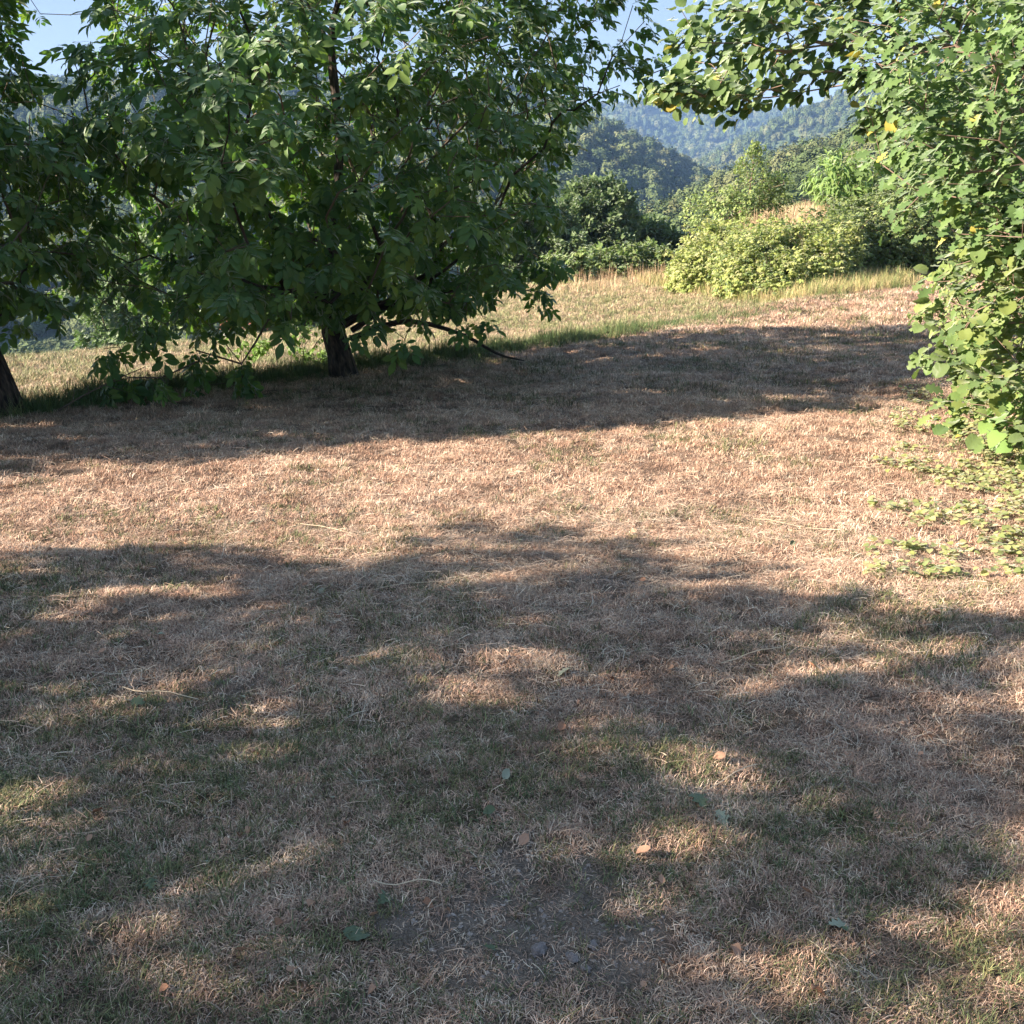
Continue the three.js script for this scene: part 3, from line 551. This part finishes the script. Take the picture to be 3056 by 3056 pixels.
{
  const crowns = [901, 902, 903, 904, 905].map(s => farCrown(s)), cones = [911, 912].map(s => farCrown(s, true)), fine = [921, 922, 923].map(s => farCrown(s, false, 3600, 0.42));
  const r = rand(900), kinds = [...crowns, ...cones, ...fine], lists = kinds.map(() => []), singles = [];
  const woodCols = [[0.058, 0.090, 0.026], [0.074, 0.108, 0.030], [0.045, 0.075, 0.024], [0.095, 0.122, 0.040], [0.120, 0.135, 0.052]];
  const Q = new THREE.Quaternion(), e = new THREE.Euler();
  const band = (d0, d1, sp) => {
    for (let d = d0; d < d1; d += sp) for (let x = -0.72 * d - 10; x < 0.72 * d + 10; x += sp) {
      const px = x + (r() - 0.5) * sp * 1.1, pd = d + (r() - 0.5) * sp * 1.1, rr = Math.hypot(px, pd);
      if (rr < 70) continue;
      if (n2(px * 0.011, pd * 0.011) > 0.72) continue;                        // clearings
      const y = H(px, -pd); if (rr < 105 && px > 4) continue;
      const S = (4.5 + r() * 7.5) * (sp > 9 ? 1.25 : 1), conif = n2b(px * 0.01, pd * 0.01) > 0.6 && r() < 0.22 && pd > 300;
      const near = rr < 330, k = conif ? crowns.length + Math.floor(r() * 2) : near ? crowns.length + 2 + Math.floor(r() * fine.length) : Math.floor(r() * crowns.length);
      const sy = S * (conif ? 1.5 : 0.9 + r() * 0.3), M = new THREE.Matrix4().compose(V(px, y - S * 0.1, -pd), Q.setFromEuler(e.set(0, r() * 6.283, 0)), V(S, sy, S));
      const c = conif ? rgb(0.04, 0.07, 0.03) : pick(r, woodCols);
      if (pd < 210 && px / pd > 0.1 && px / pd < 0.4 && !conif && singles.length < 70) singles.push([M, k, c]); else lists[k].push([M, c]);
    }
  };
  band(60, 480, 5.6); band(480, 1250, 7.5); band(1250, 2250, 11);
  const wood = new THREE.Group(); wood.name = 'hillside_forest'; scene.add(wood);
  tag(wood, 'dense mixed woods covering the hills and the valley', 'forest', null, 'stuff');
  lists.forEach((l, k) => { if (l.length) instanced('crowns', kinds[k], white.far, l, wood); });
  singles.sort((a, b) => V(0, 0, 0).setFromMatrixPosition(a[0]).length() - V(0, 0, 0).setFromMatrixPosition(b[0]).length());
  const mats = woodCols.map(c => new THREE.MeshStandardMaterial({ color: rgb(...c), roughness: 0.9, side: THREE.DoubleSide }));
  const trunkG = new THREE.CylinderGeometry(0.018, 0.03, 0.45, 6); trunkG.translate(0, 0.2, 0);
  singles.forEach(([M, k, c], i) => {
    const t = thing('hillside_tree', 'rounded tree on the nearer wooded slope behind the bank', 'tree', [0, 0, 0], 'trees on the nearer wooded slope');
    t.applyMatrix4(M); mesh('crown', kinds[k], mats[i % mats.length], t); mesh('trunk', trunkG, twigMat, t);
  });

}

// ---------------------------------------------------------------- grass
function tuft(seed, n, { L0, L1, W, R, lean, curl, flat = 0 }) {
  const r = rand(seed), m = new MB(); m.c = [];
  for (let k = 0; k < n; k++) {
    const tone = 0.38 + r() * 1.02, warm = 0.9 + r() * 0.16;
    const a = r() * 6.283, q = Math.sqrt(r()) * R, x = Math.cos(a) * q, z = Math.sin(a) * q, L = lerp(L0, L1, r()), w = W * (0.6 + r() * 0.7);
    let th = r() * 6.283, el = flat ? (r() - 0.3) * 0.5 : Math.PI / 2 - lean * r(); const dth = (r() - 0.5) * 1.2;
    let px = x, py = flat ? 0.006 + r() * 0.025 : -0.004, pz = z, prev = null; const seg = 4;
    for (let i = 0; i <= seg; i++) {
      const ww = w * (i === seg ? 0.08 : 1 - 0.6 * i / seg) * 0.5, sx = -Math.sin(th) * ww, sz = Math.cos(th) * ww;
      const A = m.v(px - sx, py, pz - sz), B = m.v(px + sx, py + (flat ? ww * 0.6 : 0), pz + sz); m.c.push(tone, tone * warm, tone * warm * 0.98, tone, tone * warm, tone * warm * 0.98);
      if (prev) m.q(prev[0], prev[1], B, A); prev = [A, B];
      px += Math.cos(th) * Math.cos(el) * L / seg; pz += Math.sin(th) * Math.cos(el) * L / seg; py += Math.sin(el) * L / seg;
      if (py < 0.003) py = 0.003 + r() * 0.01;
      el -= flat ? (py > 0.02 ? 0.3 : -0.1) * r() : curl * (0.4 + r()); th += dth / seg + (r() - 0.5) * 0.3;
    }
  }
  return m.geo();
}
const bladeMat = new THREE.MeshStandardMaterial({ color: 0xffffff, roughness: 0.75, vertexColors: true, side: THREE.DoubleSide });
const STRAW = [[0.57, 0.39, 0.275], [0.48, 0.31, 0.215], [0.64, 0.475, 0.345], [0.38, 0.25, 0.175], [0.53, 0.345, 0.245], [0.66, 0.53, 0.40], [0.31, 0.22, 0.16]], GREEN = [[0.17, 0.19, 0.075], [0.22, 0.21, 0.09], [0.12, 0.155, 0.06]];
{
  const dry = [0, 1, 2, 3, 4, 5].map(k => tuft(1000 + k, 26, { L0: 0.014, L1: 0.046, W: 0.0021, R: 0.036, lean: 1.4, curl: 0.42 }));
  const lush = [0, 1, 2].map(k => tuft(1100 + k, 14, { L0: 0.02, L1: 0.06, W: 0.0026, R: 0.03, lean: 1.1, curl: 0.3 }));
  const litter = [0, 1, 2, 3].map(k => tuft(1200 + k, 9, { L0: 0.03, L1: 0.10, W: 0.0019, R: 0.06, flat: 1 }));
  const D = dry.map(() => []), G = lush.map(() => []), F = litter.map(() => []), r = rand(1300);
  const Q = new THREE.Quaternion(), e = new THREE.Euler(), S = V(1, 1, 1);
  const place = (x, z, s, sy) => new THREE.Matrix4().compose(V(x, H(x, z) - 0.002, z), Q.setFromEuler(e.set((r() - 0.5) * 0.3, r() * 6.283, (r() - 0.5) * 0.3)), S.set(s, sy, s));
  const scatter = (r0, r1, dens, s0, kind) => {
    const amax = r1 < 6 ? 1.05 : r1 < 10 ? 0.85 : 0.7, area = amax * (r1 * r1 - r0 * r0), n = area * dens;
    for (let i = 0; i < n; i++) {
      const a = (r() * 2 - 1) * amax, q = Math.sqrt(r0 * r0 + r() * (r1 * r1 - r0 * r0)), x = Math.sin(a) * q, z = -Math.cos(a) * q;
      const s = edgeS(x, z); if (s > 14 || (x > 0.5 * -z + 2.6) || (-z > bankLine(x) + 1)) continue;
      const soil = soilPatch(x, z), g = greenness(x, z);
      if (r() < soil * (kind === 'litter' ? 0.5 : 0.66)) continue;
      const low = s < 0 ? 1 : 1.2, patch = 0.5 + 0.32 * n2b(x * 0.7, z * 0.7) + 0.28 * n2b(x * 2.6, z * 2.6), f = s0 * (0.7 + r() * 0.5) * (0.85 + 0.35 * patch);
      if (kind === 'litter') {
        const drift = Math.exp(-Math.pow((x - 0.8) / 1.3, 2) - Math.pow((z + 5.0) / 0.9, 2)) + 0.7 * Math.exp(-Math.pow((x + 0.5) / 0.7, 2) - Math.pow((z + 4.4) / 0.35, 2)); if (s > 0 || r() > 0.16 + 0.9 * drift + 0.3 * Math.max(0, n2(x * 0.9 + 30, z * 0.9))) continue;
        F[Math.floor(r() * F.length)].push([place(x, z, f, f), pick(r, [STRAW[2], STRAW[5], STRAW[0], [0.55, 0.46, 0.36]])]); continue;
      }
      if (r() < g * 0.62) G[Math.floor(r() * G.length)].push([place(x, z, f, f * low), pick(r, s > 0.3 ? [[0.30, 0.31, 0.14], [0.23, 0.27, 0.11]] : GREEN)]);
      else D[Math.floor(r() * D.length)].push([place(x, z, f, f * (0.8 + 0.25 * n2(x * 2, z * 2)) * low), s > 0.3 ? pick(r, [[0.56, 0.44, 0.28], [0.44, 0.39, 0.22], [0.58, 0.44, 0.31]]) : pick(r, STRAW).multiplyScalar(straw * (0.78 + 0.44 * patch)).lerp(rgb(0.66, 0.53, 0.39), 0.3 * sstep(0.6, 1, patch)).lerp(rgb(0.34, 0.20, 0.13), 0.35 * sstep(0.4, 0.05, patch))]);
    }
  };
  scatter(1.0, 3.0, 3000, 0.85, 'tuft'); scatter(3.0, 5.5, 1700, 1.0, 'tuft'); scatter(5.5, 9, 700, 1.35, 'tuft'); scatter(9, 15, 330, 1.8, 'tuft'); scatter(15, 34, 130, 2.6, 'tuft');
  scatter(1.0, 3.0, 330, 0.8, 'litter'); scatter(3.0, 6, 620, 0.95, 'litter'); scatter(6, 14, 260, 1.3, 'litter');
  D.forEach((l, k) => tag(instanced('dry_grass', dry[k], bladeMat, l), 'short dry straw-coloured grass covering the lawn', 'grass', 'mown grass'));
  G.forEach((l, k) => tag(instanced('green_grass', lush[k], bladeMat, l), 'short living green grass between the dry grass', 'grass', 'mown grass'));
  F.forEach((l, k) => tag(instanced('straw_litter', litter[k], bladeMat, l), 'loose pale mown straw lying on the lawn', 'straw', 'mown straw'));


  const crumbG = [0, 1].map(k => { const g = new THREE.IcosahedronGeometry(0.008, 1), p = g.attributes.position; for (let i = 0; i < p.count; i++) { const l = 0.8 + 0.4 * n3(p.getX(i) * 120 + k * 9, p.getY(i) * 120, p.getZ(i) * 120); p.setXYZ(i, p.getX(i) * l * 1.3, p.getY(i) * l * 0.7, p.getZ(i) * l); } g.computeVertexNormals(); return g; });
  const K = [[], []], crumbMat = new THREE.MeshStandardMaterial({ color: 0xffffff, roughness: 1 });
  for (let i = 0, n = 0; i < 30000 && n < 1500; i++) { const x = -1.4 + r() * 2.4, z = -1.5 - r() * 3.2; if (r() > soilPatch(x, z)) continue; n++; const f = 0.25 + 0.9 * r() * r(); K[i % 2].push([place(x, z, f, f), pick(r, [[0.34, 0.28, 0.24], [0.28, 0.23, 0.20], [0.40, 0.33, 0.28]])]); }
  K.forEach((l, k) => tag(instanced('earth_crumbs', crumbG[k], crumbMat, l), 'crumbs of dry earth on the bare patches', 'soil', 'crumbs of earth'));
  // taller growth: the fringe on the terrace edge, the far rim, the bank
  const tall = [0, 1, 2].map(k => tuft(1400 + k, 18, { L0: 0.12, L1: 0.3, W: 0.006, R: 0.07, lean: 0.6, curl: 0.16 }));
  const stalk = [0, 1].map(k => tuft(1500 + k, 10, { L0: 0.35, L1: 0.75, W: 0.006, R: 0.10, lean: 0.35, curl: 0.06 }));
  const E = tall.map(() => []), B = stalk.map(() => []), Bt = tall.map(() => []);
  for (let i = 0; i < 4600; i++) {
    const t = -1.5 + r() * 17, s = -0.05 + 0.55 * (r() + r() - 0.6) * (1 + t * 0.05); if (r() < sstep(7, 15.5, t)) continue; const x = EX + UX * t + NX * s, z = EZ + UZ * t + NZ * s, f = (0.5 + r() * 0.6) * (0.85 + 0.3 * n2(x, z)) * (1 - 0.45 * sstep(6, 15, t));
    E[i % 3].push([place(x, z, f, f), pick(r, [[0.08, 0.14, 0.045], [0.11, 0.17, 0.05], [0.16, 0.19, 0.07]])]);
  }
  for (let i = 0; i < 240; i++) {                                              // rim of the meadow and the bank top
    const x = 0.5 + 3.9 * Math.pow(r(), 0.6), z = -27.2 + (r() + r() + r() - 1.5) * 2.2, f = 0.25 + r() * 0.55;
    B[i % 2].push([place(x, z, f, f), pick(r, [[0.50, 0.34, 0.20], [0.42, 0.30, 0.17], [0.55, 0.42, 0.26]])]);
  }
  for (let i = 0; i < 4200; i++) {
    const x = 5.4 + r() * 8, u = 2.0 + r() * 7, z = -(bankLine(x) + u), f = 0.6 + r() * 0.6;
    B[i % 2].push([place(x, z, f, f), pick(r, [[0.56, 0.42, 0.27], [0.50, 0.36, 0.22], [0.40, 0.34, 0.17]])]);
  }
  for (let i = 0; i < 4600; i++) {                                             // unmown strip at the foot of the brambles
    const x = 3.4 + r() * 5.2, z = -(bankLine(x) - 1.5 + (r() + r()) * 1.1), f = 0.4 + 1.1 * r() * r();
    Bt[i % 3].push([place(x, z, f, f * 1.1), pick(r, [[0.42, 0.36, 0.15], [0.26, 0.28, 0.10], [0.50, 0.40, 0.22], [0.18, 0.24, 0.08]])]);
  }
  E.forEach((l, k) => tag(instanced('edge_grass', tall[k], bladeMat, l), 'dark green unmown grass fringe along the terrace edge under the walnuts', 'grass', 'grass fringe of the terrace edge'));
  B.forEach((l, k) => tag(instanced('tall_dry_grass', stalk[k], bladeMat, l), 'tall dry grass stalks on the rim of the meadow and the bank', 'grass', 'tall dry grass'));
  Bt.forEach((l, k) => tag(instanced('unmown_grass', tall[k], bladeMat, l), 'unmown yellowing grass at the foot of the bramble bank', 'grass', 'unmown grass at the bank'));

  // creeper on the ground along the hedge
  const cr = [[], []];
  for (let i = 0; i < 15000; i++) {
    const d = 4.4 + r() * 5.2, x = 0.40 * d - 0.15 + r() * 1.6 + 0.2 * n2(d * 1.1, 7), z = -d; if (0.6 * n2(x * 1.6, z * 1.6) + 0.5 * n2(x * 5, z * 5) + 0.7 * (r() - 0.5) < 0.34 - 0.85 * sstep(0.0, 0.8, x - 0.41 * d)) continue;
    const p = V(x, H(x, z) + 0.015 + r() * 0.045, z), th = r() * 6.283;
    cr[i % 2].push([leafMatrix(p, V(Math.cos(th), (r() - 0.5) * 0.6, Math.sin(th)), V(r() - 0.6, 1, r() - 0.4), 0.7 + r() * 0.6), pick(r, [[0.30, 0.34, 0.09], [0.38, 0.40, 0.14], [0.22, 0.28, 0.08], [0.44, 0.42, 0.18]])]);
  }
  const creep = [0, 1].map(k => leafGeo(0.036, 0.032, heart, 3, 2, { fold: 0.2, curl: 0.2, petiole: 0.1 }));
  cr.forEach((l, k) => tag(instanced('creeper_leaves', creep[k], white.hazel, l), 'yellow-green creeper spreading over the ground along the hedge', 'ground cover', 'creeper by the hedge'));
}

// ---------------------------------------------------------------- small things on the ground
{
  const r = rand(1700), clay = new THREE.MeshStandardMaterial({ color: rgb(0.33, 0.28, 0.26), roughness: 1, bumpMap: fibreBump, bumpScale: 0.004 });
  [[0.06, -1.93, 0.02, 'pale lump of dry earth standing out of the bare patch'], [0.13, -1.90, 0.014, 'angular clod of dry earth beside the pale lump'], [0.16, -1.87, 0.011, 'small flat clod nearest the camera on the bare patch'], [0.18, -1.94, 0.012, 'small clod behind the angular one on the bare patch']].forEach(([x, z, s, label], i) => {
    const g = new THREE.IcosahedronGeometry(s, 2), p = g.attributes.position;
    for (let k = 0; k < p.count; k++) { const q = V(p.getX(k), p.getY(k), p.getZ(k)), l = 0.9 + 0.32 * n3(q.x * 0.9 / s + i * 7, q.y * 0.9 / s, q.z * 0.9 / s); p.setXYZ(k, q.x * l * 1.25, q.y * l * 0.75, q.z * l); }
    g.computeVertexNormals(); const m = mesh('earth_clod', g, clay); m.position.set(x, H(x, z) + s * 0.3, z); m.rotation.y = r() * 6; tag(m, label, 'clod', 'clods on the bare patch');
  });
  const brown = new THREE.MeshStandardMaterial({ color: rgb(0.30, 0.15, 0.085), roughness: 0.8, side: THREE.DoubleSide }), tan = new THREE.MeshStandardMaterial({ color: rgb(0.42, 0.24, 0.15), roughness: 0.8, side: THREE.DoubleSide });
  const greenL = leafMat(0.12, 0.155, 0.085, 0.9, 0.2, 0.05), grey = new THREE.MeshStandardMaterial({ color: rgb(0.30, 0.31, 0.22), roughness: 0.8, side: THREE.DoubleSide });
  const curled = leafGeo(0.05, 0.034, oval, 5, 4, { fold: 1.1, curl: 0.7, ripple: 0.05, petiole: 0.1 }), flatL = leafGeo(0.06, 0.038, oval, 5, 4, { fold: 0.6, curl: -0.35, petiole: 0.12, twist: 0.9, ripple: 0.06 });
  const put = (name, geo, mat, x, z, s, label, group) => { const m = mesh(name, geo, mat); m.position.set(x, H(x, z) + 0.016, z); m.rotation.set((r() - 0.5) * 0.7, r() * 6.283, (r() - 0.5) * 0.7); m.scale.setScalar(s); return tag(m, label, 'leaf', group); };
  for (let i = 0; i < 70; i++) { const d = 1.75 + Math.pow(r(), 1.4) * 3.4, x = (r() * 2 - 1) * 0.5 * d; put('fallen_leaf', i % 2 ? curled : flatL, i % 3 ? tan : brown, x, -d, 0.32 + r() * 0.42, 'small curled brown leaf lying in the mown grass', 'dry fallen leaves'); }
  for (let i = 0; i < 20; i++) { const d = 1.9 + r() * 4, x = (r() * 2 - 1) * 0.45 * d; put('fallen_green_leaf', i % 3 ? oakLeaves[i % 2] : flatL, i % 2 ? grey : greenL, x, -d, 0.35 + r() * 0.35, 'wilted grey-green leaf lying in the mown grass', 'wilted green leaves'); }
  put('fallen_green_leaf', hazelLeaves[1], greenL, -0.37, -1.93, 0.62, 'large broken green leaf lying left of the bare patch');
  put('fallen_green_leaf', oakLeaves[1], greenL, -0.31, -2.05, 0.65, 'folded green leaf behind the large broken one');
  put('fallen_green_leaf', oakLeaves[1], greenL, 0.52, -2.45, 0.8, 'dark crumpled green leaf lying right of the bare patch');
  const straw = new THREE.MeshStandardMaterial({ color: rgb(0.60, 0.48, 0.33), roughness: 0.8 });
  [[-0.25, -2.12, 0.16, 0.1], [-1.0, -5.2, 0.6, -0.5], [0.9, -3.5, 0.35, 0.5], [-0.4, -4.3, 0.5, 0.3], [1.5, -5.2, 0.45, -0.6], [1.0, -4.6, 0.5, 0.7], [0.6, -2.6, 0.3, 0.8], [-1.2, -3.2, 0.3, -0.2]].forEach(([x, z, L, a], i) => {
    const m = new MB(), pts = [], rr = []; for (let k = 0; k <= 6; k++) { const f = k / 6 - 0.5, px = f * L, pz = Math.sin(f * 3 + i) * L * 0.06; pts.push(V(px, 0.03 + 0.01 * Math.sin(f * 7 + i), pz)); rr.push(0.0016); }
    tube(m, pts, rr, 5); const o = mesh('straw_stalk', m.geo(), straw); o.position.set(x, H(x, z), z); o.rotation.y = a;
    tag(o, ['short pale straw stalk on the bare patch', 'long pale straw stalk across the sunlit strip', 'pale straw stalk lying in the shade at mid lawn', 'pale straw stalk at the edge of the near shade', 'pale straw stalk lying near the creeper', 'pale straw stalk across the sunny middle of the lawn', 'pale straw stalk near the dark crumpled leaf', 'pale straw stalk in the green shaded grass'][i], 'straw');
  });
  // bare dead branch leaning by the first walnut
  const m = new MB(); const br = (a, b, c, r0) => { const pts = [], rr = []; for (let k = 0; k <= 6; k++) { const f = k / 6, p = V(...a).multiplyScalar((1 - f) * (1 - f)).addScaledVector(V(...b), 2 * f * (1 - f)).addScaledVector(V(...c), f * f); pts.push(p); rr.push(r0 * (1 - 0.7 * f)); } tube(m, pts, rr, 5); };
  br([0, 0, 0], [0.3, 0.2, 0], [0.85, 0.42, -0.05], 0.011); br([0.2, 0.11, 0], [0.22, 0.2, 0], [0.27, 0.32, 0.02], 0.005); br([0.5, 0.26, 0], [0.6, 0.24, 0.02], [0.75, 0.2, 0.05], 0.004); br([0.35, 0.18, 0], [0.36, 0.26, 0], [0.33, 0.3, 0], 0.004);
  const o = mesh('dead_branch', m.geo(), twigMat); o.position.set(-4.05, H(-4.05, -8.9) - 0.01, -8.9); tag(o, 'thin bare branch leaning out beside the leaning walnut trunk', 'branch');
}
// houses far down the valley
function house(x, z, label) {
  const t = thing('far_house', label, 'house', [x, H(x, z) - 0.5, z], 'houses in the valley');
  const wall = new THREE.MeshStandardMaterial({ color: rgb(0.75, 0.72, 0.68), roughness: 0.9 }), roof = new THREE.MeshStandardMaterial({ color: rgb(0.38, 0.13, 0.08), roughness: 0.9 }), dark = new THREE.MeshStandardMaterial({ color: rgb(0.05, 0.05, 0.06), roughness: 0.3 });
  const b = new THREE.BoxGeometry(9, 5, 7); b.translate(0, 2.5, 0); mesh('wall', b, wall, t);
  const s = new THREE.Shape(); s.moveTo(-4.1, 0); s.lineTo(4.1, 0); s.lineTo(0, 2.6); s.closePath(); const g = new THREE.ExtrudeGeometry(s, { depth: 9.8, bevelEnabled: false }); g.translate(0, 5.02, -4.9); g.rotateY(Math.PI / 2); mesh('roof', g, roof, t);
  for (const wx of [-3, 0, 3]) { const w = new THREE.BoxGeometry(1, 1.3, 0.1); w.translate(wx, 2.9, 3.52); mesh('window', w, dark, t); }
}
house(11, -215, 'small white house with red roof in the valley behind the walnut crown'); house(-52, -205, 'small pale house in the valley seen through the walnut leaves');

renderer.render(scene, camera);
